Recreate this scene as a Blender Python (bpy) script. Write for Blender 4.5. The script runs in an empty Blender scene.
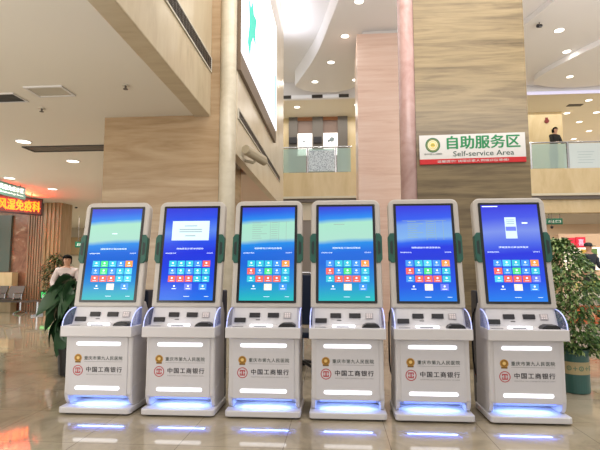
import bpy, bmesh, math, random
from mathutils import Vector, Matrix
random.seed(7)
SC = bpy.context.scene
COL = SC.collection
PI = math.pi

# ------------------------------------------------------------------ camera
cam_d = bpy.data.cameras.new('camera')
cam_d.sensor_width = 36.0
cam_d.lens = 480.43 / 600 * 36.0
cam_d.clip_start = 0.05
cam_d.clip_end = 200
cam = bpy.data.objects.new('camera', cam_d)
COL.objects.link(cam)
_r = Vector((0.997051, 0.076731, -0.000824)); _u = Vector((0.008151, -0.095226, 0.995422)); _f = Vector((-0.076301, 0.992494, 0.095571))
M = Matrix(((_r.x, _u.x, -_f.x, 0.3013), (_r.y, _u.y, -_f.y, 0.0), (_r.z, _u.z, -_f.z, 1.3141), (0, 0, 0, 1)))
cam.matrix_world = M
SC.camera = cam

# ------------------------------------------------------------------ world, large lights, exposure
W = bpy.data.worlds.new('world'); SC.world = W
W.use_nodes = True
W.node_tree.nodes['Background'].inputs['Color'].default_value = (1.0, 0.97, 0.93, 1)
W.node_tree.nodes['Background'].inputs['Strength'].default_value = 1.0
SC.view_settings.view_transform = 'Standard'
SC.view_settings.look = 'None'
SC.view_settings.gamma = 1.0
SC.view_settings.exposure = 0.0
try:
    SC.view_settings.use_curve_mapping = False
except Exception:
    pass
try:
    SC.cycles.use_denoising = True
    SC.cycles.max_bounces = 8
    SC.cycles.diffuse_bounces = 4
    SC.cycles.glossy_bounces = 4
    SC.cycles.sample_clamp_indirect = 6.0
except Exception:
    pass


def area(name, loc, sx, sy, power, col=(1, .95, .88), target=None, parent=None, shape='RECTANGLE', spread=PI):
    d = bpy.data.lights.new(name, 'AREA')
    d.shape = shape; d.size = sx; d.size_y = sy; d.energy = power; d.color = col; d.spread = spread
    o = bpy.data.objects.new(name, d); COL.objects.link(o)
    o.location = loc
    dirv = (Vector(target) - Vector(loc)) if target is not None else Vector((0, 0, -1))
    o.rotation_euler = dirv.to_track_quat('-Z', 'Y').to_euler()
    if parent is not None: o.parent = parent
    return o


area('atrium_fill', (2.2, 3.0, 7.9), 6, 7, 300, (1, .97, .93))  # unseen area light added below the closed atrium ceiling to light the hall
area('ceiling_fill', (2.5, 2.5, 5.0), 5, 6, 420, (1, .97, .95), target=(2.5, 4.5, 8.6))  # upward fill added out of view to brighten the atrium ceiling
area('ceiling_fill', (7.5, 6.5, 5.0), 4, 4, 260, (1, .97, .93), target=(8.5, 10.5, 8.6))  # second added upward fill, for the stepped ceiling at right
area('ceiling_fill', (-5.2, .6, 1.6), 5, 3, 170, (1, .95, .88), target=(-5.2, 3.0, 3.6))  # added upward fill without a fitting, brightens the low left ceiling
area('ceiling_fill', (-9.5, 8.5, 1.0), 3, 3, 70, (1, .95, .88), target=(-8.0, 9.5, 3.6))  # added upward fill for the farther part of the low ceiling
area('atrium_fill', (8.5, 9.0, 7.9), 5, 5, 300, (1, .96, .88))  # second unseen area light added over the right of the atrium
area('recess_fill', (-1.0, 11.6, 8.02), 1.0, 5.0, 45, (.86, .88, 1), target=(-1.0, 11.6001, 8.6))  # fill added without a fitting to brighten the ceiling recess
area('ceiling_lamp', (-5.5, 1.0, 3.55), 5, 3, 60, (1, .93, .83))
area('ceiling_lamp', (-12.0, 12.0, 3.55), 3, 3, 150, (1, .94, .86))  # unseen light added to brighten the far left wall and floor
area('ceiling_lamp', (-6.5, 11.0, 3.55), 3, 3, 130, (1, .92, .80))
area('ceiling_lamp', (-10.0, 20.0, 3.55), 4, 4, 330, (1, .95, .86))
area('ceiling_lamp', (9.5, 21.5, 3.55), 4, 4, 120, (1, .93, .84))
area('ceiling_lamp', (9.0, 20.0, 7.9), 7, 2, 70, (1, .97, .92))
area('ceiling_lamp', (12.5, 24.0, 7.9), 5, 4, 150, (.96, .96, 1))
area('ceiling_lamp', (-.5, 19.3, 7.9), 4, 1.6, 60, (1, .95, .88))

# ------------------------------------------------------------------ materials


def lin(h):
    h = h.lstrip('#')
    out = []
    for i in (0, 2, 4):
        c = int(h[i:i + 2], 16) / 255
        out.append(c / 12.92 if c <= .04045 else ((c + .055) / 1.055) ** 2.4)
    return tuple(out) + (1.0,)


MATS = {}


def mat(name, col, rough=.5, metal=0.0, emit=None, es=1.0, alpha=None, trans=0.0, spec=.5):
    if name in MATS: return MATS[name]
    m = bpy.data.materials.new(name); m.use_nodes = True
    b = m.node_tree.nodes['Principled BSDF']
    b.inputs['Base Color'].default_value = lin(col)
    b.inputs['Roughness'].default_value = rough
    b.inputs['Metallic'].default_value = metal
    b.inputs['Specular IOR Level'].default_value = spec
    if trans: b.inputs['Transmission Weight'].default_value = trans
    if emit:
        b.inputs['Emission Color'].default_value = lin(emit)
        b.inputs['Emission Strength'].default_value = es
    if alpha is not None: b.inputs['Alpha'].default_value = alpha
    MATS[name] = m
    return m


def marble(name, stops, scale=(1, 1, 6), nscale=1.2, rough=.25, distort=1.2, fine=0.25, bump=0.0):
    """stone with veins stretched along the axes given by scale"""
    if name in MATS: return MATS[name]
    m = bpy.data.materials.new(name); m.use_nodes = True
    nt = m.node_tree; b = nt.nodes['Principled BSDF']
    tc = nt.nodes.new('ShaderNodeTexCoord'); mp = nt.nodes.new('ShaderNodeMapping')
    mp.inputs['Scale'].default_value = scale
    nt.links.new(tc.outputs['Object'], mp.inputs['Vector'])
    n1 = nt.nodes.new('ShaderNodeTexNoise'); n1.inputs['Scale'].default_value = nscale; n1.inputs['Detail'].default_value = 6
    n1.inputs['Roughness'].default_value = .62; n1.inputs['Distortion'].default_value = distort
    n2 = nt.nodes.new('ShaderNodeTexNoise'); n2.inputs['Scale'].default_value = nscale * 5; n2.inputs['Detail'].default_value = 4
    nt.links.new(mp.outputs[0], n1.inputs['Vector']); nt.links.new(mp.outputs[0], n2.inputs['Vector'])
    mx = nt.nodes.new('ShaderNodeMix'); mx.data_type = 'FLOAT'; mx.inputs[0].default_value = fine
    nt.links.new(n1.outputs[0], mx.inputs[2]); nt.links.new(n2.outputs[0], mx.inputs[3])
    cr = nt.nodes.new('ShaderNodeValToRGB'); el = cr.color_ramp.elements
    while len(el) < len(stops): el.new(.5)
    for e, (p, c) in zip(el, stops): e.position = p; e.color = lin(c)
    nt.links.new(mx.outputs[0], cr.inputs[0]); nt.links.new(cr.outputs[0], b.inputs['Base Color'])
    b.inputs['Roughness'].default_value = rough
    MATS[name] = m
    return m


M_SHELL = mat('white shell', '#cbc8ca', .38)
M_HOUS = mat('shaded housing shell', '#b7b1ab', .38)  # shell white greyed, shade of the tilted housing put into the colour
M_SHELLP = mat('white panel', '#cac8cc', .42)
M_NAVY = mat('navy metal', '#1a2740', .45)
M_BEZEL = mat('black glass', '#04050c', .22)
M_BLACK = mat('black plastic', '#121216', .35)
M_DARK = mat('dark grey plastic', '#1d1c22', .4)
M_TEAL = mat('teal plastic', '#185246', .4)
M_TEALD = mat('dark teal plastic', '#0c2422', .4)
M_LED = mat('white led bar', '#ffffff', .4, emit='#f3f4ff', es=1.35)
M_LEDB = mat('blue led strip', '#a8b8ff', .4, emit='#5a7cff', es=1.5)
M_SLOT = mat('lit slot', '#ffffff', .4, emit='#eef0ff', es=1.0)
M_GOLD = mat('gold', '#b98a3c', .35, .3)
M_GOLDD = mat('dark gold', '#7d5a22', .4, .2)
M_INK = mat('dark ink', '#3c4a44', .6)
M_INK2 = mat('black ink', '#333238', .6)
M_INKL = mat('grey ink', '#8d8c90', .6)
M_RED = mat('bank red', '#b3202c', .5)
M_DIM = mat('dim strip', '#d8d8d8', .5, emit='#e0e0e4', es=.35)
M_PINK = mat('pinkish key', '#e3d9da', .4)
M_GREEN = mat('sign green', '#0f8048', .5)
M_WHITE = mat('white board', '#d6d3d0', .45)
M_STRIPRED = mat('red strip', '#c4161c', .5)
M_CHROME = mat('chrome', '#b9bbc0', .25, .9)
M_GREYMET = mat('grey metal', '#6d6660', .38, .6)
M_CEIL = mat('ceiling paint', '#e2dccf', .7)
M_CEILA = mat('atrium ceiling paint', '#e8e6e6', .45)
M_CREAM = mat('cream paint', '#d6cfba', .6)
M_VENT = mat('vent dark', '#45413c', .6)
M_VENTF = mat('vent frame', '#cfc9ba', .5)
M_DL = mat('downlight glow', '#ffffff', .5, emit='#fff6e8', es=3.0)
M_CAM = mat('camera shell', '#b3a78e', .45)
M_BROWN = mat('brown wood', '#6c5a48', .45)

TRAV = [(.25, '#9c8258'), (.42, '#b99f72'), (.55, '#c9b184'), (.75, '#d8c49b')]
M_TRAV_L = marble('travertine warm', [(.3, '#93795a'), (.45, '#a88d6c'), (.58, '#b39a7a'), (.78, '#c2ab8c')], (.35, .35, 3.2), 1.5, .22)
M_TRAV_R = marble('travertine brown', [(.3, '#54462f'), (.43, '#6f5f45'), (.55, '#837253'), (.75, '#938162')], (.4, .4, 5.0), 1.6, .3, 1.0)
M_TRAV_P = marble('travertine pink lit', [(.3, '#cdaa9a'), (.45, '#dabbab'), (.6, '#e0c5b7'), (.8, '#e6cec3')], (.3, .3, 5.0), 1.6, .3, .8)  # pinkish light on the far pillar put into its stone colour
M_TRAV_B = marble('cream marble', [(.3, '#a69678'), (.45, '#bbab8e'), (.6, '#c4b69a'), (.8, '#d2c6ac')], (.6, 2.0, .5), 1.2, .3, 1.5)
M_TRAV_S = marble('pale marble', [(.3, '#c6b79a'), (.45, '#d6c9b0'), (.6, '#ddd2bc'), (.8, '#e6dcc8')], (.6, .6, .5), 1.2, .3, 1.2)
M_BAL = marble('honey marble', [(.3, '#c8b184'), (.5, '#d8c398'), (.8, '#e4d2ae')], (1.2, 1, .4), 1.0, .25, 1.0)
M_BRN = marble('brown marble', [(.3, '#6d4a38'), (.45, '#8d6650'), (.56, '#9a735a'), (.64, '#c2a68c'), (.7, '#94705a')], (1, 1, 1), 1.3, .2, 2.5)
M_BRNL = marble('tan marble', [(.3, '#8f7250'), (.5, '#b0936c'), (.75, '#c8ad86')], (2.5, 2.5, .4), 1.4, .25, 1.2)
M_FLUTE = marble('fluted stone', [(.3, '#84664c'), (.5, '#a5866a'), (.75, '#c0a486')], (3, 3, .3), 1.4, .3, .8)
M_COLC = marble('cream column stone', [(.3, '#c4baa2'), (.55, '#d4cbb6'), (.8, '#e0d8c6')], (1, 1, 1.6), 2.0, .2, 1.0)
M_COLP = marble('pink column stone', [(.3, '#9c7a74'), (.55, '#b0928c'), (.8, '#c0a49e')], (1, 1, 1.0), 2.0, .2, 1.4)


def floor_mat():
    m = bpy.data.materials.new('polished tile floor'); m.use_nodes = True
    nt = m.node_tree; b = nt.nodes['Principled BSDF']
    tc = nt.nodes.new('ShaderNodeTexCoord')
    n = nt.nodes.new('ShaderNodeTexNoise'); n.inputs['Scale'].default_value = 1.4; n.inputs['Detail'].default_value = 7
    n.inputs['Distortion'].default_value = 1.4; n.inputs['Roughness'].default_value = .65
    nt.links.new(tc.outputs['Object'], n.inputs['Vector'])
    cr = nt.nodes.new('ShaderNodeValToRGB'); el = cr.color_ramp.elements; el.new(.5)
    for e, (p, c) in zip(el, [(.3, '#8c8170'), (.5, '#a59a86'), (.75, '#b3a895')]): e.position = p; e.color = lin(c)
    nt.links.new(n.outputs[0], cr.inputs[0])
    mp = nt.nodes.new('ShaderNodeMapping'); mp.inputs['Location'].default_value = (.11, .3, 0)
    nt.links.new(tc.outputs['Object'], mp.inputs['Vector'])
    br = nt.nodes.new('ShaderNodeTexBrick'); br.offset = 0.0; br.inputs['Scale'].default_value = 1.0
    br.inputs['Brick Width'].default_value = .8; br.inputs['Row Height'].default_value = .8
    br.inputs['Mortar Size'].default_value = .003; br.inputs['Mortar Smooth'].default_value = .2
    br.inputs['Color1'].default_value = (1, 1, 1, 1); br.inputs['Color2'].default_value = (.93, .92, .9, 1); br.inputs['Mortar'].default_value = (.45, .42, .38, 1)
    nt.links.new(mp.outputs[0], br.inputs['Vector'])
    mx = nt.nodes.new('ShaderNodeMix'); mx.data_type = 'RGBA'; mx.blend_type = 'MULTIPLY'; mx.inputs[0].default_value = 1
    nt.links.new(cr.outputs[0], mx.inputs[6]); nt.links.new(br.outputs['Color'], mx.inputs[7])
    nt.links.new(mx.outputs[2], b.inputs['Base Color'])
    b.inputs['Roughness'].default_value = .05; b.inputs['Specular IOR Level'].default_value = .75
    return m


def acrylic():
    m = bpy.data.materials.new('blue edge-lit acrylic'); m.use_nodes = True
    nt = m.node_tree; nt.nodes.remove(nt.nodes['Principled BSDF']); out = nt.nodes['Material Output']
    t = nt.nodes.new('ShaderNodeBsdfTransparent'); t.inputs[0].default_value = lin('#e6eaf8')
    g = nt.nodes.new('ShaderNodeBsdfPrincipled'); g.inputs['Base Color'].default_value = lin('#c2c8dc'); g.inputs['Roughness'].default_value = .15
    g.inputs['Emission Color'].default_value = lin('#7f92ff'); g.inputs['Emission Strength'].default_value = .12
    mx = nt.nodes.new('ShaderNodeMixShader'); mx.inputs[0].default_value = .15
    nt.links.new(t.outputs[0], mx.inputs[1]); nt.links.new(g.outputs[0], mx.inputs[2]); nt.links.new(mx.outputs[0], out.inputs[0])
    return m


def glass(name, tint, f, em=None, es=0):
    m = bpy.data.materials.new(name); m.use_nodes = True
    nt = m.node_tree; nt.nodes.remove(nt.nodes['Principled BSDF']); out = nt.nodes['Material Output']
    t = nt.nodes.new('ShaderNodeBsdfTransparent'); t.inputs[0].default_value = lin(tint)
    g = nt.nodes.new('ShaderNodeBsdfPrincipled'); g.inputs['Base Color'].default_value = lin(tint); g.inputs['Roughness'].default_value = .12
    mx = nt.nodes.new('ShaderNodeMixShader'); mx.inputs[0].default_value = f
    nt.links.new(t.outputs[0], mx.inputs[1]); nt.links.new(g.outputs[0], mx.inputs[2]); nt.links.new(mx.outputs[0], out.inputs[0])
    return m


M_ACR = acrylic()
M_ACRE = mat('acrylic lit edge', '#c9d2ff', .3, emit='#a4b2ff', es=.75)
M_GLASS = glass('green tinted glass', '#d8eae6', .42)
M_GLASSW = glass('frosted white glass', '#e4f0f2', .82)
M_FLOOR = floor_mat()


def leaf_mat(name, c1, c2, c3, rough=.4):
    m = bpy.data.materials.new(name); m.use_nodes = True
    nt = m.node_tree; b = nt.nodes['Principled BSDF']
    g = nt.nodes.new('ShaderNodeNewGeometry'); cr = nt.nodes.new('ShaderNodeValToRGB'); el = cr.color_ramp.elements; el.new(.5)
    for e, (p, c) in zip(el, [(.1, c1), (.55, c2), (.95, c3)]): e.position = p; e.color = lin(c)
    nt.links.new(g.outputs['Random Per Island'], cr.inputs[0]); nt.links.new(cr.outputs[0], b.inputs['Base Color'])
    b.inputs['Roughness'].default_value = rough
    return m


M_FICUS = leaf_mat('small green leaves', '#35582a', '#5a8040', '#aabd7a')
M_BIGLEAF = leaf_mat('dark glossy leaf', '#1c3422', '#2a4a2e', '#42663e', .38)
M_PALM = leaf_mat('pale palm leaf', '#2a3622', '#44542f', '#68764c')
M_BARK = mat('bark', '#6e5a44', .8)
M_SOIL = mat('soil', '#2c2018', .9)
M_POT = mat('teal glazed pot', '#355e58', .35)
M_BAND = mat('cream pot band', '#b5a47c', .5)


# ------------------------------------------------------------------ mesh helpers
class MB:
    def __init__(s): s.v = []; s.f = []; s.m = []; s.cur = 0; s.uv = {}

    def add(s, vs, fs):
        o = len(s.v); s.v += [tuple(p) for p in vs]
        for f in fs: s.f.append([o + i for i in f]); s.m.append(s.cur)
        return s

    def box(s, x0, x1, y0, y1, z0, z1):
        v = [(x0, y0, z0), (x1, y0, z0), (x1, y1, z0), (x0, y1, z0), (x0, y0, z1), (x1, y0, z1), (x1, y1, z1), (x0, y1, z1)]
        return s.add(v, [(0, 3, 2, 1), (4, 5, 6, 7), (0, 1, 5, 4), (1, 2, 6, 5), (2, 3, 7, 6), (3, 0, 4, 7)])

    def prism(s, poly, fn, a, b):
        """poly 2-D outline, fn(p, t) -> 3-D, between t = a and t = b"""
        n = len(poly)
        v = [fn(p, a) for p in poly] + [fn(p, b) for p in poly]
        fs = [list(range(n))[::-1], list(range(n, 2 * n))] + [(i, (i + 1) % n, n + (i + 1) % n, n + i) for i in range(n)]
        return s.add(v, fs)

    def tube(s, pts, r, n=8, r1=None, caps=True):
        pts = [Vector(p) for p in pts]; rings = []
        for i, p in enumerate(pts):
            d = (pts[min(i + 1, len(pts) - 1)] - pts[max(i - 1, 0)]).normalized()
            a = Vector((0, 0, 1)) if abs(d.z) < .9 else Vector((1, 0, 0))
            e1 = d.cross(a).normalized(); e2 = d.cross(e1)
            rr = r if r1 is None else r + (r1 - r) * i / (len(pts) - 1)
            rings.append([p + (e1 * math.cos(2 * PI * k / n) + e2 * math.sin(2 * PI * k / n)) * rr for k in range(n)])
        v = [q for R in rings for q in R]; fs = []
        for i in range(len(rings) - 1):
            for k in range(n):
                fs.append((i * n + k, i * n + (k + 1) % n, (i + 1) * n + (k + 1) % n, (i + 1) * n + k))
        if caps: fs += [list(range(n)), list(range((len(rings) - 1) * n, len(rings) * n))[::-1]]
        return s.add(v, fs)

    def lathe(s, prof, c=(0, 0, 0), n=24):
        v = []; fs = []
        for r, z in prof:
            for k in range(n): v.append((c[0] + r * math.cos(2 * PI * k / n), c[1] + r * math.sin(2 * PI * k / n), c[2] + z))
        for i in range(len(prof) - 1):
            for k in range(n): fs.append((i * n + k, i * n + (k + 1) % n, (i + 1) * n + (k + 1) % n, (i + 1) * n + k))
        fs += [list(range(n))[::-1], list(range((len(prof) - 1) * n, len(prof) * n))]
        return s.add(v, fs)

    def mesh(s, name, mats, smooth=False):
        me = bpy.data.meshes.new(name); me.from_pydata(s.v, [], s.f)
        for m in (mats if isinstance(mats, (list, tuple)) else [mats]): me.materials.append(m)
        for p, i in zip(me.polygons, s.m): p.material_index = i
        bm = bmesh.new(); bm.from_mesh(me); bmesh.ops.recalc_face_normals(bm, faces=bm.faces); bm.to_mesh(me); bm.free()
        if smooth:
            for p in me.polygons: p.use_smooth = True
        me.update()
        return me


def put(name, me, parent=None, bevel=0, seg=2, label=None):
    o = bpy.data.objects.new(name, me); COL.objects.link(o)
    if parent is not None: o.parent = parent
    if bevel:
        b = o.modifiers.new('bevel', 'BEVEL'); b.width = bevel; b.segments = seg; b.limit_method = 'ANGLE'; b.angle_limit = math.radians(35)
        b.harden_normals = False
    if label: o['label'] = label
    return o


def part(name, mb, mats, parent, bevel=0, smooth=False, label=None, seg=2):
    return put(name, mb.mesh(name, mats, smooth), parent, bevel, seg, label)


def tag(o, label, cat, group=None):
    o['label'] = label; o['category'] = cat
    if group: o['group'] = group
    return o


def thing(name, label, cat, loc=(0, 0, 0), rz=0, group=None):
    o = bpy.data.objects.new(name, None); COL.objects.link(o); o.empty_display_size = .1
    o.location = loc; o.rotation_euler = (0, 0, rz)
    return tag(o, label, cat, group)


def single(name, mb, mats, label, cat, loc=(0, 0, 0), rz=0, group=None, bevel=0, smooth=False):
    o = part(name, mb, mats, None, bevel, smooth)
    o.location = loc; o.rotation_euler = (0, 0, rz)
    return tag(o, label, cat, group)


def struct(name, mb, mats, bevel=0, smooth=False):
    o = part(name, mb, mats, None, bevel, smooth); o['kind'] = 'structure'
    return o


def copy_tree(o, parent=None):
    c = o.copy(); COL.objects.link(c)
    if parent is not None: c.parent = parent
    for ch in list(o.children): copy_tree(ch, c)
    return c


def text_shape(body, space=1.0):
    """outlines of a line of lettering as flat triangles, scaled to a unit box"""
    cu = bpy.data.curves.new('lettering', 'FONT'); cu.body = body; cu.size = 1; cu.space_character = space; cu.resolution_u = 3
    o = bpy.data.objects.new('lettering', cu); COL.objects.link(o)
    bpy.context.view_layer.update()
    dg = bpy.context.evaluated_depsgraph_get()
    me = bpy.data.meshes.new_from_object(o.evaluated_get(dg))
    vs = [v.co.copy() for v in me.vertices]; fs = [list(p.vertices) for p in me.polygons]
    bpy.data.objects.remove(o); bpy.data.curves.remove(cu); bpy.data.meshes.remove(me)
    if not vs: return [], []
    x0 = min(v.x for v in vs); x1 = max(v.x for v in vs); y0 = min(v.y for v in vs); y1 = max(v.y for v in vs)
    return [((v.x - x0) / (x1 - x0), (v.y - y0) / (y1 - y0)) for v in vs], fs


def lettering(mb, body, fn, u0, u1, v0, v1, w, bold=0.0, space=1.0):
    vs, fs = text_shape(body, space)
    h = abs(v1 - v0) * bold
    for q, (du, dv) in enumerate(((0, 0),) if not bold else ((-h, 0), (h, 0), (0, h * .7), (0, -h * .7))):
        mb.add([fn(u0 + (u1 - u0) * a + du, v0 + (v1 - v0) * b + dv, w + q * .00025) for a, b in vs], fs)
    return mb


def ring(mb, fn, cu, cv, r0, r1, w, n=28):
    v = []; f = []
    for k in range(n):
        a = 2 * PI * k / n
        v += [fn(cu + r0 * math.cos(a), cv + r0 * math.sin(a), w), fn(cu + r1 * math.cos(a), cv + r1 * math.sin(a), w)]
    for k in range(n):
        j = (k + 1) % n; f.append((2 * k, 2 * k + 1, 2 * j + 1, 2 * j))
    return mb.add(v, f)


def disc(mb, fn, cu, cv, r, w, n=24):
    return mb.add([fn(cu + r * math.cos(2 * PI * k / n), cv + r * math.sin(2 * PI * k / n), w) for k in range(n)], [list(range(n))])


def rect(mb, fn, u0, u1, v0, v1, w):
    return mb.add([fn(u0, v0, w), fn(u1, v0, w), fn(u1, v1, w), fn(u0, v1, w)], [(0, 1, 2, 3)])


def slab(mb, fn, u0, u1, v0, v1, w0, w1):
    v = [fn(u, vv, w) for w in (w0, w1) for u, vv in ((u0, v0), (u1, v0), (u1, v1), (u0, v1))]
    return mb.add(v, [(0, 3, 2, 1), (4, 5, 6, 7), (0, 1, 5, 4), (1, 2, 6, 5), (2, 3, 7, 6), (3, 0, 4, 7)])


def rrect(u0, u1, v0, v1, r, n=6, rb=None):
    rb = r if rb is None else rb
    out = []
    for (cx, cy, a0, q) in ((u1 - r, v1 - r, 0, r), (u0 + r, v1 - r, PI / 2, r), (u0 + rb, v0 + rb, PI, rb), (u1 - rb, v0 + rb, 1.5 * PI, rb)):
        for k in range(n + 1):
            a = a0 + PI / 2 * k / n; out.append((cx + q * math.cos(a), cy + q * math.sin(a)))
    return out


def smooth_curve(pts, m=6):
    P = [Vector(p + (0,)) for p in pts]; out = []
    for i in range(len(P) - 1):
        a, b, c, d = P[max(i - 1, 0)], P[i], P[i + 1], P[min(i + 2, len(P) - 1)]
        for k in range(m):
            t = k / m
            q = .5 * ((2 * b) + (c - a) * t + (2 * a - 5 * b + 4 * c - d) * t * t + (3 * b - a - 3 * c + d) * t ** 3)
            out.append((q.x, q.y))
    out.append(tuple(P[-1][:2]))
    return out


XY = lambda p, t: (p[0], p[1], t)
YZ = lambda p, t: (t, p[0], p[1])
XZ = lambda p, t: (p[0], t, p[1])


# ------------------------------------------------------------------ the setting
struct('floor', MB().box(-26, 18, -5, 28, -.1, 0), M_FLOOR)
struct('ceiling_left', MB().box(-26, -1.76, -5, 28, 3.6, 3.75), M_CEIL)
struct('ceiling_atrium', MB().box(-1.8, 18, -5, 18.1, 8.6, 8.7), M_CEILA)

# ring shaped lower ceilings of the atrium
inner = smooth_curve([(.95, 7.5), (.72, 9.5), (.394, 11.356), (.164, 12.4), (-.2, 14.02), (-.63, 15.37), (-1.17, 16.8)])
outer = smooth_curve([(-1.17, 16.8), (-.77, 17.32), (0, 17.53), (.65, 17.39), (1.08, 17.0), (1.9, 16.0), (2.9, 13.5), (3.2, 10.5), (3.1, 7.5)])
struct('ceiling_ring', MB().prism(inner + outer[1:], XY, 8.0, 8.599), M_CEILA)
upper = smooth_curve([(6.5, 8.5), (6.2, 10.5), (5.85, 12.3), (5.4, 14.0), (4.9, 15.6), (4.6, 17.9)])
struct('ceiling_step', MB().prism(upper + [(17, 17.9), (17, 8.5)], XY, 8.18, 8.339), M_CEILA)
struct('ceiling_inner', MB().box(3.5, 17.5, 6, 17.95, 8.34, 8.599), M_CEILA)
low = smooth_curve([(10.2, 10.5), (9.2, 12.4), (8.15, 14.35), (7.66, 15.49), (7.3, 17.0), (8.0, 17.6), (8.95, 17.75), (10.2, 17.5), (13, 16.2), (16, 14)])
struct('ceiling_lens', MB().prism(low + [(16, 10.5)], XY, 8.0, 8.179), M_CEILA)

# left beam over the low ceiling edge, pillars, side wall
struct('trim_1', MB().box(-1.774, -1.535, -5, 6.75, 3.575, 8.6), M_TRAV_B, bevel=.012)
struct('marble_pillar', MB().box(-3.14, -1.40, 6.75, 8.4, 0, 8.6), M_TRAV_L)
struct('corner_column', MB().lathe([(.12, 0), (.12, 8.6)], (-1.288, 6.80, 0), 28), M_COLC, smooth=False)
mb = MB().box(-1.30, -1.17, 6.9, 13.1, 3.04, 8.6)
struct('wall_left', mb, M_TRAV_S)
struct('ceiling_side', MB().box(-3.0, -1.3, 8.4, 13.1, 3.04, 3.14), mat('pinkish paint', '#e6d2c2', .6))
struct('marble_pillar', MB().box(1.43, 2.972, 6.75, 8.3, 0, 8.6), M_TRAV_R)
struct('corner_column', MB().lathe([(.115, 0), (.115, 8.6)], (1.322, 6.80, 0), 28), M_COLP)
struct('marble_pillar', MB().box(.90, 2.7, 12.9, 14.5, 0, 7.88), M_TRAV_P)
struct('trim_2', MB().box(1.05, 2.6, 13.0, 14.4, 7.88, 8.0), M_WHITE)

# balcony and the rooms behind
struct('balcony_slab', MB().box(-4.2, 18, 18, 27.5, 4.05, 5.05), M_BAL)
struct('trim_3', MB().box(-4.2, 18, 17.96, 18.0, 4.05, 4.13), M_CREAM)
struct('trim_4', MB().box(-4.2, 18, 18.08, 18.3, 3.93, 4.05), M_GREYMET)
struct('trim_5', MB().box(6.2, 18, 18.25, 18.6, 3.45, 3.93), M_BAL)
struct('ceiling_ground', MB().box(6.2, 18, 18.6, 27.5, 3.6, 3.7), M_CEIL)
mb = MB().box(-4.2, 6.2, 18.3, 18.5, 0, 3.93)
struct('wall_center', mb, M_CREAM)
struct('wall_back', MB().box(6.2, 18, 24.5, 24.7, 0, 3.6), mat('peach paint', '#e0c4a4', .6))
struct('ceiling_upper', MB().box(-4.2, 18, 18.1, 27.5, 8.0, 8.1), M_CEIL)
struct('trim_6', MB().box(-4.2, 18, 18.0, 18.1, 7.93, 8.6), M_CEILA)
struct('wall_upper', MB().box(-4.2, 9.8, 20.5, 20.8, 5.05, 8.0), M_BAL)
struct('wall_far', MB().box(9.8, 18, 27.0, 27.2, 5.05, 8.0), mat('lilac paint', '#d8d2da', .6))
struct('door_1', MB().box(-1.5, -.68, 18.24, 18.3, 0, 3.25), mat('grey door', '#8b8680', .5))
struct('trim_7', MB().box(-3.2, -.3, 18.2, 18.3, 3.25, 3.42), M_CREAM)

# left far wall: brown marble, fluted pilaster, window, low counter wall
struct('wall_left_back', MB().box(-20, -9.95, 15.4, 15.7, 0, 3.6), M_BRN)
mb = MB()
for k in range(7): mb.box(-10.05 + k * .087, -10.05 + k * .087 + .055, 15.34, 15.42, 0, 3.6)
mb.box(-10.06, -9.43, 15.40, 15.7, 0, 3.6)
struct('trim_8', mb, M_FLUTE)
mb = MB().box(-9.43, -8.85, 15.25, 15.9, 0, 3.6)
for k in range(4): mb.box(-9.4 + k * .14, -9.33 + k * .14, 15.21, 15.26, 0, 3.6)
struct('trim_9', mb, M_BRNL)
struct('window_1', MB().box(-14, -10.62, 15.3, 15.4, 1.3, 3.2), mat('grey green glass', '#5d6a62', .25))
struct('wall_low', MB().box(-16, -10.28, 15.0, 15.3, 0, 1.28), M_BAL)
struct('wall_far_left', MB().box(-18, -3, 24.5, 24.7, 0, 3.6), M_CREAM)
struct('trim_10', MB().box(-14, -9, 24.3, 24.5, 2.2, 3.1), mat('tan panel', '#b39a72', .5))

# ------------------------------------------------------------------ vents and ceiling fittings


def grille_x(name, x, y0, y1, z0, z1, label, n=5):
    t = thing(name, label, 'air vent', (x, (y0 + y1) / 2, (z0 + z1) / 2))
    L = (y1 - y0) / 2; H = (z1 - z0) / 2; fw = min(.02, H * .25)
    fr = MB()
    for a, b in ((-H, -H + fw), (H - fw, H)): fr.box(0, .018, -L, L, a, b)
    for a, b in ((-L, -L + fw), (L - fw, L)): fr.box(0, .018, a, b, -H + fw, H - fw)
    part('vent_frame', fr, M_VENTF, t)
    part('vent_backing', MB().box(0, .004, -L, L, -H, H), M_VENT, t)
    sl = MB()
    for k in range(n):
        z = -H + fw + (2 * H - 2 * fw) * (k + .5) / n
        sl.box(.004, .014, -L + fw, L - fw, z - .004, z + .004)
    m = int(2 * L / .12)
    for k in range(1, m):
        y = -L + 2 * L * k / m; sl.box(.004, .013, y - .006, y + .006, -H + fw, H - fw)
    part('slats', sl, M_GREYMET, t)
    return t


grille_x('air_grille', -1.535, -1.0, 6.72, 4.23, 4.45, 'long grey air grille set high in the marble beam face above low ceiling', 6)
grille_x('air_grille', -1.17, 6.95, 12.2, 3.60, 3.76, 'narrow grey air grille in the side wall behind the surveillance camera', 4)

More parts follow.
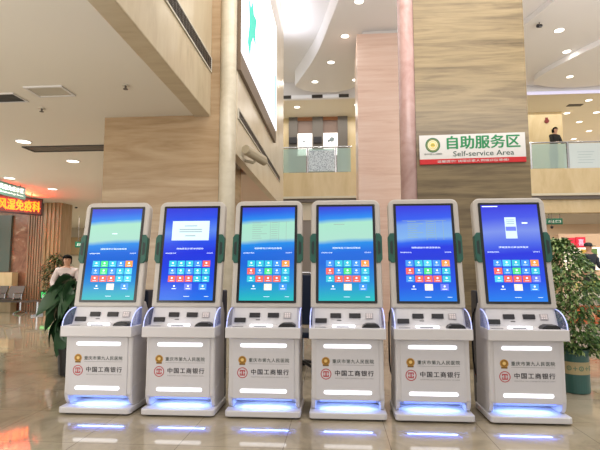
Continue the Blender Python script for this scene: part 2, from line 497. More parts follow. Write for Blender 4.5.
t = thing('ceiling_vent', 'square white framed air diffuser in the low ceiling', 'air vent', (-3.32, 5.66, 3.6))
fr = MB()
for (a, b, c, d) in ((-.25, .25, -.17, -.14), (-.25, .25, .14, .17), (-.25, -.22, -.14, .14), (.22, .25, -.14, .14)): fr.box(a, b, c, d, -.02, 0)
part('vent_frame', fr, M_WHITE, t)
part('vent_panel', MB().box(-.22, .22, -.14, .14, -.012, 0), mat('diffuser grey', '#b9b2a2', .6), t)
t = thing('ceiling_vent', 'dark slotted air vent in the low ceiling next to the square diffuser', 'air vent', (-4.45, 5.84, 3.6))
fr = MB().box(-.62, .62, -.16, -.14, -.015, 0); fr.box(-.62, .62, .14, .16, -.015, 0); fr.box(.60, .62, -.14, .14, -.015, 0); fr.box(-.62, -.6, -.14, .14, -.015, 0)
part('vent_frame', fr, M_WHITE, t)
sl = MB().box(-.6, .6, -.14, .14, -.003, 0)
for k in range(6): sl.box(-.6, .6, -.12 + k * .046, -.105 + k * .046, -.012, -.003)
part('slats', sl, M_VENT, t)
t = thing('ceiling_vent', 'long dark linear slot across the low ceiling beyond the marble pillar', 'air vent', (-4.3, 8.42, 3.6))
part('vent_frame', MB().box(-1.16, 1.16, -.19, -.165, -.02, 0).box(-1.16, 1.16, .165, .19, -.02, 0).box(-1.16, -1.13, -.165, .165, -.02, 0), M_VENT, t)
part('slats', MB().box(-1.13, 1.16, -.165, .165, -.006, 0).box(-1.13, 1.16, -.02, .02, -.016, -.006), mat('slot dark', '#6b6257', .6), t)

for (x, y, lab) in ((-3.82, 6.27, 'small sprinkler head on the low ceiling beyond the square diffuser'), (-2.28, 5.55, 'small sprinkler head on the low ceiling near the marble beam')):
    t = thing('sprinkler', lab, 'sprinkler', (x, y, 3.6), 0, 'ceiling sprinklers')
    part('rosette', MB().lathe([(.045, -.012), (.04, 0)], n=16), M_VENTF, t)
    part('head', MB().lathe([(.012, -.05), (.012, -.012)], n=10).lathe([(.03, -.055), (.03, -.05)], n=12), M_GREYMET, t)


def downlight(x, y, z, r, label, group, power=0, col=(1, .95, .86)):
    t = thing('downlight', label, 'ceiling light', (x, y, z), 0, group)
    rg = MB()
    n = 24
    v = []; f = []
    for k in range(n):
        a = 2 * PI * k / n; c, s_ = math.cos(a), math.sin(a)
        v += [(r * c, r * s_, -.012), (r * 1.16 * c, r * 1.16 * s_, -.008), (r * 1.18 * c, r * 1.18 * s_, 0)]
    for k in range(n):
        j = (k + 1) % n; f += [(3 * k, 3 * k + 1, 3 * j + 1, 3 * j), (3 * k + 1, 3 * k + 2, 3 * j + 2, 3 * j + 1)]
    rg.add(v, f)
    part('trim_ring', rg, M_WHITE, t)
    part('lens', MB().lathe([(r, -.010), (r, -.002)], n=24), M_DL, t)
    if power:
        d = area('lamp', (0, 0, -.02), 2 * r, 2 * r, power, col, parent=t, shape='DISK', target=(0, 0, -1))
    return t


G1 = 'downlights in the low left ceiling'
downlight(-5.2, 7.9, 3.6, .12, 'round downlight beside the near end of the dark ceiling slot', G1, 22)
downlight(-5.16, 9.43, 3.6, .12, 'round downlight beyond the dark ceiling slot, nearest the marble pillar', G1, 22)
downlight(-7.7, 11.05, 3.6, .12, 'round downlight just above the green hanging ward sign', G1, 22)
downlight(-7.58, 12.65, 3.6, .12, 'round downlight in the ceiling right of the red glow from the lit sign', G1, 22)
downlight(-10.43, 18.3, 3.6, .16, 'far round downlight beyond the tan marble pilaster', G1, 20)
G2 = 'downlights in the curved atrium ceiling'
for (x, y, lab) in ((.9, 11.45, 'atrium downlight on the curved ring nearest the viewer, directly above pink pillar'), (.58, 13.2, 'second atrium downlight along the curved ring ceiling'),
                    (.159, 14.9, 'third atrium downlight along the curved ring ceiling'), (-.428, 16.45, 'last atrium downlight at the far tip of curved ring'), (1.0, 16.4, 'atrium downlight at the ring edge half behind the pink pillar')):
    downlight(x, y, 8.0, .115, lab, G2, 8)
downlight(6.7, 13.7, 8.18, .13, 'brightest downlight on the stepped ceiling right of the brown pillar', G2, 10)
downlight(7.55, 15.1, 8.18, .12, 'downlight tucked beside the curved edge of stepped ceiling', G2, 2)
downlight(8.37, 16.7, 8.0, .11, 'downlight in the curved lens shaped lower ceiling', G2, 8)
G3 = 'downlights above the upper balcony'
for (x, y, lab) in ((-1.28, 19.04, 'balcony ceiling downlight left above the lit posters'), (1.16, 18.95, 'balcony ceiling downlight against the pink pillar edge'),
                    (10.22, 19.15, 'nearest downlight of the balcony ceiling right of brown pillar'), (10.1, 20.7, 'balcony ceiling downlight above the corner of the honey wall'),
                    (11.3, 20.7, 'second row balcony ceiling downlight at the picture edge'), (11.23, 22.0, 'third row balcony ceiling downlight'),
                    (12.4, 23.5, 'fourth row balcony ceiling downlight'), (12.35, 24.9, 'farthest balcony ceiling downlight low above the railing')):
    downlight(x, y, 8.0, .12, lab, G3, 3)

# dark and lit segments of the strip below the atrium ceiling
for (x0, x1, lit, lab) in ((-2.2, -1.47, 0, ''), (-.96, -.65, 0, ''), (-1.47, -.96, 1, ''), (-.65, -.15, 1, ''), (-.15, .12, 0, ''), (-.15, .39, 1, ''), (.39, .73, 0, '')):
    pass
t = thing('strip_light', 'strip of lit and dark panels along the edge of upper balcony ceiling', 'light strip', (0, 18.0, 8.03))
part('dark_panel', MB().box(-2.2, -1.42, -.03, 0, -.06, .06), M_VENT, t)
part('dark_panel', MB().box(-.62, -.2, -.03, 0, -.06, .06), M_VENT, t)
part('dark_panel', MB().box(.42, .8, -.03, 0, -.06, .06), M_VENT, t)
part('lit_panel', MB().box(-1.42, -.62, -.03, 0, -.06, .06), M_DIM, t)
part('lit_panel', MB().box(-.2, .42, -.03, 0, -.06, .06), M_DIM, t)
single('strip_light', MB().box(7.0, 17, -.03, 0, -.05, .06), mat('lilac strip', '#d5d2e8', .4, emit='#c9c8ea', es=.6), 'pale lilac light strip along ceiling edge right of the brown pillar', 'light strip', (0, 18.0, 7.9))
t = thing('spotlight', 'small dark spotlight on the stepped ceiling edge beside the brown pillar', 'spotlight', (5.95, 13.2, 8.18))
part('bracket', MB().lathe([(.012, -.08), (.012, 0)], n=8), M_GREYMET, t)
part('lamp_head', MB().tube([(-.07, -.05, -.13), (.06, .05, -.08)], .05, 14), M_DARK, t)
single('ceiling_vent', MB().box(-.28, .28, -.12, .12, -.02, 0), M_VENT, 'dark rectangular vent in the balcony ceiling at right', 'air vent', (9.95, 19.7, 8.0))
t = thing('fire_bell', 'small dark red fire bell on the honey wall above the balcony', 'fire bell', (9.16, 20.5, 7.6))
part('bell', MB().tube([(0, -.06, 0), (0, 0, 0)], .09, 18), mat('dark red', '#7a201c', .4), t)
part('bell_box', MB().box(-.05, .05, -.04, 0, .07, .15), mat('dark red', '#7a201c', .4), t)

# ------------------------------------------------------------------ upper floor: windows, posters, railing, person
mb = MB()
for a, b in ((-1.75, -1.37), (-.72, -.26), (.38, .80)): mb.box(a, b, 20.34, 20.5, 5.05, 8.0)
struct('trim_11', mb, mat('taupe stone', '#645e58', .45))
mb = MB()
for a, b in ((-1.37, -.72), (-.26, .38)): mb.box(a, b, 20.38, 20.5, 7.85, 8.0)
struct('trim_12', mb, mat('rust wood', '#96633f', .5))
for n_, (a, b) in enumerate(((-1.37, -.72), (-.26, .38))):
    struct('window_%d' % (n_ + 2), MB().box(a, b, 20.44, 20.5, 5.05, 7.85), mat('mauve panel', '#7a6459', .4))
for (a, lab) in ((-1.72, 'lower'), (-.68, ''), (.42, '')):
    pass
for k, (a, b, lab) in enumerate(((-1.37, -.72, 'white lit poster behind the balcony railing, nearer the side wall'), (-.26, .38, 'white lit poster with a dark blob picture behind the balcony railing'))):
    t = thing('lit_poster', lab, 'poster', ((a + b) / 2, 20.36, 7.27), 0, 'lit posters on the upper floor')
    w = (b - a) / 2
    part('poster_frame', MB().box(-w, w, -.02, .08, -1.0, 0), M_WHITE, t)
    part('poster_face', MB().box(-w + .02, w - .02, -.03, -.02, -.98, -.02), mat('lit poster white', '#ffffff', .5, emit='#fff6ee', es=1.0), t)
    g = MB(); f3 = lambda u, v, w_: (u, w_, v)
    if k: disc(g, f3, .06, -.3, .11, -.033); disc(g, f3, -.08, -.36, .06, -.033)
    else: disc(g, f3, -.04, -.36, .05, -.033)
    part('poster_picture', g, mat('blue grey print', '#7d8b92', .6), t)
for (a, lab) in ((-1.56, 'dark box below the taupe column nearest the side wall'), (-.49, 'dark box between the two lit posters'), ):
    single('wall_box', MB().box(-.17, .17, -.08, .0, -.14, .14), M_DARK, lab, 'box', (a, 20.34, 6.95), 0, 'dark boxes on the taupe columns', bevel=.01)

mfs = bpy.data.materials.new('mottled blue film'); mfs.use_nodes = True
nt = mfs.node_tree; b_ = nt.nodes['Principled BSDF']
vo = nt.nodes.new('ShaderNodeTexVoronoi'); vo.inputs['Scale'].default_value = 26
tcx = nt.nodes.new('ShaderNodeTexCoord'); nt.links.new(tcx.outputs['Object'], vo.inputs['Vector'])
crx = nt.nodes.new('ShaderNodeValToRGB')
for e, (p, c) in zip(crx.color_ramp.elements, [(.2, '#74879c'), (.55, '#d6e2ea')]): e.position = p; e.color = lin(c)
nt.links.new(vo.outputs['Distance'], crx.inputs[0]); nt.links.new(crx.outputs[0], b_.inputs['Base Color']); b_.inputs['Roughness'].default_value = .4


def railing(x0, x1, posts, label, film=None):
    t = thing('glass_railing', label, 'railing', ((x0 + x1) / 2, 18.1, 5.05))
    cx = (x0 + x1) / 2
    part('handrail', MB().tube([(x0 - cx, 0, 1.0), (x1 - cx, 0, 1.0)], .03, 10), M_CHROME, t)
    ps = [x0] + posts + [x1]
    for p in posts: part('post', MB().box(p - cx - .03, p - cx + .03, -.03, .03, 0, 1.0), M_CHROME, t)
    for i in range(len(ps) - 1):
        a, b = ps[i] + .05 - cx, ps[i + 1] - .05 - cx
        part('glass_panel', MB().box(a, b, -.008, .008, .03, .95), M_GLASSW if (film and i in film) else M_GLASS, t)
    return t


railing(-3.6, .9, [-2.3, -.8, .28], 'glass balcony railing with chrome handrail left of the pink pillar')
railing(3.4, 14.0, [5.0, 6.5, 7.5, 8.82, 10.1, 11.6, 12.9], 'long glass balcony railing with chrome posts right of the brown pillar', film=(4, 5, 6))
mb = MB(); mb.box(-.5, .5, -.006, .006, .06, .88)
single('film_panel', mb, mfs, 'mottled blue grey patterned panel standing behind the center balcony glass', 'panel', (-.26, 18.075, 5.05))
mb = MB()
for r_ in range(5):
    rect(mb, lambda u, v, w: (u, w, v), -.3 + .04 * (r_ % 2), .3 - .06 * (r_ % 3), .62 - .1 * r_, .635 - .1 * r_, 0)
single('notice_lettering', mb, mat('pale print', '#9fb4ba', .6), 'faint rows of print on the frosted panel of right balcony railing', 'lettering', (9.45, 18.088, 5.05))


def skin_body(name, chains, material, parent, sub=2, label=None):
    """chains: list of [(x,y,z,r)...]; a chain's first point may repeat an earlier point to join it"""
    bm = bmesh.new(); lay = bm.verts.layers.skin.verify(); seen = {}
    first = True
    for ch in chains:
        prev = None
        for (x, y, z, r) in ch:
            key = (round(x, 4), round(y, 4), round(z, 4))
            if key not in seen:
                v = bm.verts.new((x, y, z)); v[lay].radius = (r, r) if not isinstance(r, tuple) else r
                if first: v[lay].use_root = True; first = False
                seen[key] = v
            v = seen[key]
            if prev is not None and prev is not v and bm.edges.get((prev, v)) is None: bm.edges.new((prev, v))
            prev = v
    me = bpy.data.meshes.new(name); bm.to_mesh(me); bm.free(); me.materials.append(material)
    o = put(name, me, parent, label=label)
    o.modifiers.new('skin', 'SKIN').use_smooth_shade = True
    ss = o.modifiers.new('sub', 'SUBSURF'); ss.levels = sub; ss.render_levels = sub
    return o


M_SKIN = mat('skin', '#c99a80', .55)
M_HAIR = mat('black hair', '#0c0a09', .8, spec=.1)


def person(label, loc, rz, h, shirt, trousers, armL, armR, lean=0.0, cap=None, vest=None):
    """standing figure facing -Y; armL/armR = (elbow, wrist) points for the figure's own left (+x) / right (-x)"""
    t = thing('person', label, 'person', loc, rz)
    k = h / 1.7
    S = lambda *a: tuple(v * k for v in a)
    ly = lambda z: -lean * max(0, z - .9)
    P = lambda x, y, z, r: S(x, y + ly(z), z, r)
    pel = P(0, 0, .92, .125)
    spine = [pel, P(0, 0, 1.1, .12), P(0, 0, 1.28, .135), P(0, 0, 1.40, .10), P(0, -.005, 1.47, .05), P(0, -.01, 1.52, .062), P(0, -.015, 1.60, .085), P(0, -.005, 1.66, .07)]
    ch = [spine]
    for sx, arm in ((1, armL), (-1, armR)):
        e, w = arm
        sh = P(sx * .17, 0, 1.38, .055)
        E = P(e[0], e[1], e[2], .042); Wp = P(w[0], w[1], w[2], .03)
        d = (Vector(Wp[:3]) - Vector(E[:3])).normalized() * .09 * k
        hand = (Wp[0] + d.x, Wp[1] + d.y, Wp[2] + d.z, .032 * k)
        ch.append([spine[3], sh, E, Wp, hand])
        hip = P(sx * .09, 0, .86, .09)
        ch.append([pel, hip, P(sx * .10, -.01, .48, .058), P(sx * .10, .01, .10, .042), P(sx * .105, -.01, .045, .04), P(sx * .12, -.13, .035, .03)])
    skin_body('body', ch, M_SKIN, t)
    nose = MB().add([P(-.012, -.10, 1.575, 0)[:3], P(.012, -.10, 1.575, 0)[:3], P(0, -.125, 1.572, 0)[:3], P(0, -.1, 1.61, 0)[:3]], [(0, 1, 2), (0, 2, 3), (1, 3, 2)])
    part('nose', nose, M_SKIN, t)
    eyes = MB()
    for sx in (-1, 1): eyes.lathe([(.004 * k, -.006 * k), (.011 * k, 0), (.004 * k, .006 * k)], P(sx * .03, -.094, 1.605, 0)[:3], 8)
    part('eyes', eyes, M_HAIR, t)
    # clothes
    ch = [[P(0, 0, .88, .145), P(0, 0, 1.1, .145), P(0, 0, 1.28, .16), P(0, 0, 1.40, .122), P(0, 0, 1.435, .075)]]
    for sx, arm in ((1, armL), (-1, armR)):
        e, w = arm
        wm = [e[i] + (w[i] - e[i]) * .9 for i in range(3)]
        ch.append([P(0, 0, 1.40, .122), P(sx * .17, 0, 1.38, .075), P(*e, .058), P(*wm, .046)])
    skin_body('shirt', ch, shirt, t)
    ch = [[P(0, 0, .95, .14), P(0, 0, .86, .14)]]
    for sx in (-1, 1): ch.append([P(0, 0, .86, .14), P(sx * .095, 0, .78, .105), P(sx * .10, -.01, .48, .08), P(sx * .10, .01, .12, .065)])
    skin_body('trousers', ch, trousers, t)
    sh = MB()
    for sx in (-1, 1): sh.box(*[k * q for q in (sx * .11 - .045, sx * .11 + .045, -.19, .06, 0, .08)])
    part('shoes', sh, M_BLACK, t, bevel=.02)
    if vest: skin_body('vest', [[P(0, 0, .86, .165), P(0, 0, 1.1, .168), P(0, 0, 1.28, .18), P(0, .0, 1.37, .14)]], vest, t)
    hm = MB()
    prof = [(.001, .098), (.05, .088), (.085, .055), (.094, .025), (.092, .012)] if cap is None else [(.001, .105), (.06, .10), (.098, .07), (.104, .02), (.1, .0)]
    c = P(0, .008, 1.625, 0)[:3]
    hm.lathe([(a * k, b * k) for a, b in prof][::-1], c, 18)
    if cap is None: hm.lathe([(.085 * k, -.1 * k), (.093 * k, -.04 * k), (.09 * k, .02 * k)], (c[0], c[1] + .05 * k, c[2]), 16)
    else: hm.box(c[0] - .07 * k, c[0] + .07 * k, c[1] - .18 * k, c[1] - .05 * k, c[2] + .0 * k, c[2] + .014 * k)
    part('hair' if cap is None else 'cap', hm, M_HAIR if cap is None else cap, t, smooth=True)
    return t


M_JACKET = mat('black jacket', '#23211f', .7)
person('person in a dark jacket leaning on the upper balcony handrail', (8.55, 18.62, 5.05), .35, 1.68, M_JACKET, mat('charcoal cloth', '#3a3a40', .7),
       ((.24, -.12, 1.12), (.20, -.34, 1.06)), ((-.24, -.12, 1.12), (-.16, -.34, 1.06)), lean=.2)

# ------------------------------------------------------------------ lightbox on the side wall and surveillance camera
t = thing('advertising_lightbox', 'tall glowing white lightbox with a teal emblem high on the side wall', 'lightbox', (-1.169, 8.9, 4.32))
part('casing', MB().box(0, .055, -2.05, 2.1, 0, 2.82), M_BROWN, t)
part('lit_face', MB().box(.055, .069, -2.04, 2.09, .28, 2.80), mat('lightbox white', '#ffffff', .4, emit='#f4f6ff', es=1.4), t)
fx = lambda u, v, w: (.069 + w, u * 1.065 - 8.9, 1.314 + (v - 1.314) * 1.065 - 4.32)
g = MB()
pts = [(6.86, 4.75), (7.0, 5.1), (6.92, 5.5), (7.1, 5.42), (7.25, 5.62), (7.35, 5.45), (7.62, 5.5), (7.5, 5.25), (7.55, 5.02), (7.3, 5.05), (7.12, 4.85), (7.05, 4.6)]
g.prism([(a, b) for a, b in pts], lambda p, w: fx(p[0], p[1], w), 0, .006)
part('emblem', g, mat('teal print', '#2fb7a4', .5, emit='#2fc7b0', es=.7), t)
g = MB()
for i, chv in enumerate('健康服务大众'):
    lettering(g, chv, lambda u, v, w: fx(u, v, w), 8.62, 8.84, 5.15 - i * .12, 5.25 - i * .12, .004)
part('lettering', g, mat('grey green print', '#7d9a90', .5), t)
g = MB(); slab(g, fx, 9.98, 10.16, 4.55, 5.6, 0, .004)
part('teal_stripe', g, mat('pale teal print', '#60d0bc', .5, emit='#4fd8c0', es=.6), t)

t = thing('surveillance_camera', 'cream bullet surveillance camera on a bracket on the side wall', 'camera', (-1.0, 7.55, 3.15))
part('housing', MB().tube([(-.09, -.25, .03), (.11, .22, -.03)], .065, 16), M_CAM, t)
part('sunshield', MB().tube([(-.11, -.30, .055), (.10, .2, -.005)], .072, 12), M_CAM, t)
part('lens', MB().tube([(-.096, -.265, .032), (-.088, -.245, .03)], .05, 16), M_BLACK, t)
part('bracket', MB().tube([(0, 0, -.05), (-.03, -.03, -.10), (-.165, -.06, -.07)], .025, 10), M_CAM, t)

# ------------------------------------------------------------------ kiosks
EV = Vector((0, .166, .986)).normalized(); NV = Vector((0, -EV.z, EV.y))
B0 = Vector((0, .2004, 1.0122))
LSC = .9695


def SCR(u, v, w): return tuple(B0 + Vector((u, 0, 0)) + EV * v + NV * w)


# front panel plane (upright)
F0 = Vector((0, .065, .09)); FE = Vector((0, 0, 1.0)); FN = Vector((0, -FE.z, FE.y))


def FRT(u, z, w):
    return tuple(F0 + Vector((u, 0, 0)) + FE * ((z - F0.z) / FE.z) + FN * w)


# console plane
C0 = Vector((0, .14, .80)); CE = (Vector((0, .215, .985)) - C0).normalized(); CN = Vector((0, -CE.z, CE.y))


def CON(u, z, w):
    return tuple(C0 + Vector((u, 0, 0)) + CE * ((z - C0.z) / CE.z) + CN * w)


ICON = {'b': '#2f7fd8', 't': '#28a7c0', 'o': '#d8863c', 'r': '#d0584c', 'g': '#3cc070', 'w': '#d8cfc0', 'c': '#3fb4d8', 'p': '#5c6cd8'}


def emat(name, col, s=.9):
    return mat('screen ' + name, col, .2, emit=col, es=s)


for _k, _c in ICON.items(): emat(_k, _c, .72)
M_SW = mat('screen white', '#d4e6ff', .2, emit='#d4e6ff', es=.8)
M_SG = mat('screen grey', '#7f9a94', .2, emit='#7f9a94', es=.6)
M_SP = mat('screen pale', '#b4cce0', .2, emit='#b4cce0', es=.8)


def screen_base(name, stops):
    m = bpy.data.materials.new(name); m.use_nodes = True
    nt = m.node_tree; b = nt.nodes['Principled BSDF']
    uv = nt.nodes.new('ShaderNodeUVMap'); uv.uv_map = 'UVMap'
    sp = nt.nodes.new('ShaderNodeSeparateXYZ'); nt.links.new(uv.outputs[0], sp.inputs[0])
    # the band bulges a little: v + .03 * (2u-1)^2, plus a soft diagonal tint
    n = nt.nodes.new('ShaderNodeTexNoise'); n.inputs['Scale'].default_value = 2.2
    nt.links.new(uv.outputs[0], n.inputs['Vector'])
    ma = nt.nodes.new('ShaderNodeMath'); ma.operation = 'MULTIPLY_ADD'; ma.inputs[1].default_value = .03
    nt.links.new(n.outputs[0], ma.inputs[0])
    md = nt.nodes.new('ShaderNodeMath'); md.operation = 'MULTIPLY_ADD'; md.inputs[1].default_value = -.03
    nt.links.new(sp.outputs[0], md.inputs[0]); nt.links.new(sp.outputs[1], md.inputs[2]); nt.links.new(md.outputs[0], ma.inputs[2])
    sb = nt.nodes.new('ShaderNodeMath'); sb.operation = 'SUBTRACT'; sb.inputs[1].default_value = 0.0
    nt.links.new(ma.outputs[0], sb.inputs[0])
    cr = nt.nodes.new('ShaderNodeValToRGB'); el = cr.color_ramp.elements
    while len(el) < len(stops): el.new(.5)
    for e, (p, c) in zip(el, stops): e.position = p; e.color = lin(c)
    nt.links.new(sb.outputs[0], cr.inputs[0])
    b.inputs['Base Color'].default_value = (.01, .01, .02, 1); b.inputs['Roughness'].default_value = .12; b.inputs['Specular IOR Level'].default_value = .25
    nt.links.new(cr.outputs[0], b.inputs['Emission Color']); b.inputs['Emission Strength'].default_value = .95
    return m


# v from the bottom: teal/blue field, header line, pale band, blue top
CY = [(0, '#16c4c4'), (.18, '#0a90dc'), (.40, '#0468dc'), (.50, '#066ce4'), (.60, '#0a90f0'), (.65, '#b4e8d4'), (.82, '#b0ecd0'), (.87, '#1c90f4'), (.94, '#1c64ea'), (1, '#3440d8')]
BL = [(0, '#0c80ee'), (.15, '#0a58ea'), (.45, '#1034e0'), (.55, '#1434e6'), (.61, '#2064f4'), (.66, '#84b8f4'), (.80, '#78a8f4'), (.86, '#2c5cf4'), (1, '#3034e0')]
B2 = [(0, '#0c74f0'), (.2, '#0a4cec'), (.5, '#1030e4'), (.62, '#1c50f0'), (.74, '#5c8cf4'), (.80, '#4878f4'), (.88, '#2050f0'), (1, '#2c38e0')]
B6 = [(0, '#1484f4'), (.2, '#0c4cea'), (.48, '#1c30e4'), (.58, '#4868ee'), (.72, '#8098f2'), (.86, '#4458ee'), (1, '#3034e2')]
SCREENS = [
    dict(base=CY, rows=['tgtbo', 'bgbtc', 'rrrtc'], last='-wb', kind='blank'),
    dict(base=B2, rows=['tttbr', 'btbtt', 'rrrtt'], last='-pb', kind='dialog'),
    dict(base=CY, rows=['tttbo', 'rbgbt', 'trrrt'], last='-wb', kind='list'),
    dict(base=CY, rows=['bttbo', 'rbgbt', 'trrrc'], last='-wb', kind='word'),
    dict(base=BL, rows=['btcbo', 'rbgbt', 'brrrt'], last='-wp', kind='list'),
    dict(base=B6, rows=['bctbo', 'rbgbt', 'crrrp'], last='-wb', kind='phone'),
]


def make_screen(i, spec):
    mb = MB(); names = []
    mats = [screen_base('touch screen picture %d' % i, spec['base'])]
    idx = {}

    def use(m):
        if m.name not in idx: mats.append(m); idx[m.name] = len(mats) - 1
        mb.cur = idx[m.name]
    u0, u1, v0, v1 = -.262, .262, .022, LSC - .022
    U = lambda a: u0 + (u1 - u0) * a
    V = lambda a: v1 - (v1 - v0) * a            # a measured downwards
    rect(mb, SCR, u0, u1, v0, v1, .0105)
    w = .0115
    # status and title lines
    use(M_SW)
    lettering(mb, '请触摸显示屏选择服务', SCR, U(.25), U(.77), V(.460), V(.442), w)
    lettering(mb, '自助服务系统', SCR, U(.05), U(.25), V(.507), V(.494), w)
    lettering(mb, '返回首页', SCR, U(.84), U(.96), V(.506), V(.494), w)
    xs = [.205, .365, .525, .685, .845]; ys = [.615, .695, .775]
    hw, hh = .071, .033
    for r, row in enumerate(spec['rows']):
        for c, ch in enumerate(row):
            use(MATS['screen ' + ch]); rect(mb, SCR, U(xs[c] - hw), U(xs[c] + hw), V(ys[r] + hh), V(ys[r] - hh), w)
            use(M_SW); disc(mb, SCR, U(xs[c]), V(ys[r] - .008), .0095, w + .0006, 8)
            rect(mb, SCR, U(xs[c] - .036), U(xs[c] + .036), V(ys[r] + .021), V(ys[r] + .017), w + .0006)
    for c, ch in zip((.26, .525, .80), spec['last']):
        if ch != '-': use(MATS['screen ' + ch]); rect(mb, SCR, U(c - hw), U(c + hw), V(.86 + hh), V(.86 - hh), w)
        use(M_SW); disc(mb, SCR, U(c), V(.852), .0095, w + .0006, 8); rect(mb, SCR, U(c - .042), U(c + .042), V(.883), V(.876), w + .0006)
    use(M_SW); rect(mb, SCR, U(.45), U(.56), V(.962), V(.958), w); rect(mb, SCR, U(.84), U(.92), V(.962), V(.958), w)
    k = spec['kind']
    if k == 'dialog':
        use(M_SP); rect(mb, SCR, U(.14), U(.86), V(.36), V(.145), w)
        use(M_SG)
        for a, b, y in ((.38, .62, .195), (.28, .72, .235), (.28, .72, .26), (.4, .6, .305)): rect(mb, SCR, U(a), U(b), V(y + .01), V(y), w + .0006)
    if k == 'list':
        use(M_SG)
        for y in range(8): rect(mb, SCR, U(.2), U(.2 + (.28 if y in (1, 5) else .16 + .02 * (y % 3))), V(.175 + .024 * y), V(.170 + .024 * y), w); rect(mb, SCR, U(.56), U(.68), V(.175 + .024 * y), V(.170 + .024 * y), w)
        for x in (.54, .70, .84): rect(mb, SCR, U(x), U(x + .006), V(.37), V(.16), w)
        rect(mb, SCR, U(.1), U(.9), V(.165), V(.162), w)
    if k == 'word':
        use(M_SG); rect(mb, SCR, U(.28), U(.48), V(.20), V(.193), w)
    if k == 'blank':
        use(M_SW); rect(mb, SCR, U(.45), U(.55), V(.285), V(.277), w)
    if k == 'phone':
        use(M_SP); rect(mb, SCR, U(.40), U(.60), V(.36), V(.135), w)
        use(MATS['screen p']); rect(mb, SCR, U(.41), U(.59), V(.28), V(.235), w + .0006)
        use(M_SG)
        for y in (.16, .18, .2): rect(mb, SCR, U(.43), U(.57), V(y + .006), V(y), w + .0006)
        use(M_SW); rect(mb, SCR, U(.70), U(.80), V(.205), V(.19), w); rect(mb, SCR, U(.02), U(.3), V(.022), V(.012), w)
        use(MATS['screen r'])
    me = bpy.data.meshes.new('display_screen'); me.from_pydata(mb.v, [], mb.f)
    for m in mats: me.materials.append(m)
    uvl = me.uv_layers.new(name='UVMap')
    for p, mi in zip(me.polygons, mb.m): p.material_index = mi
    for li, (a, b) in zip(me.polygons[0].loop_indices, ((0, 0), (1, 0), (1, 1), (0, 1))): uvl.data[li].uv = (a, b)
    return me


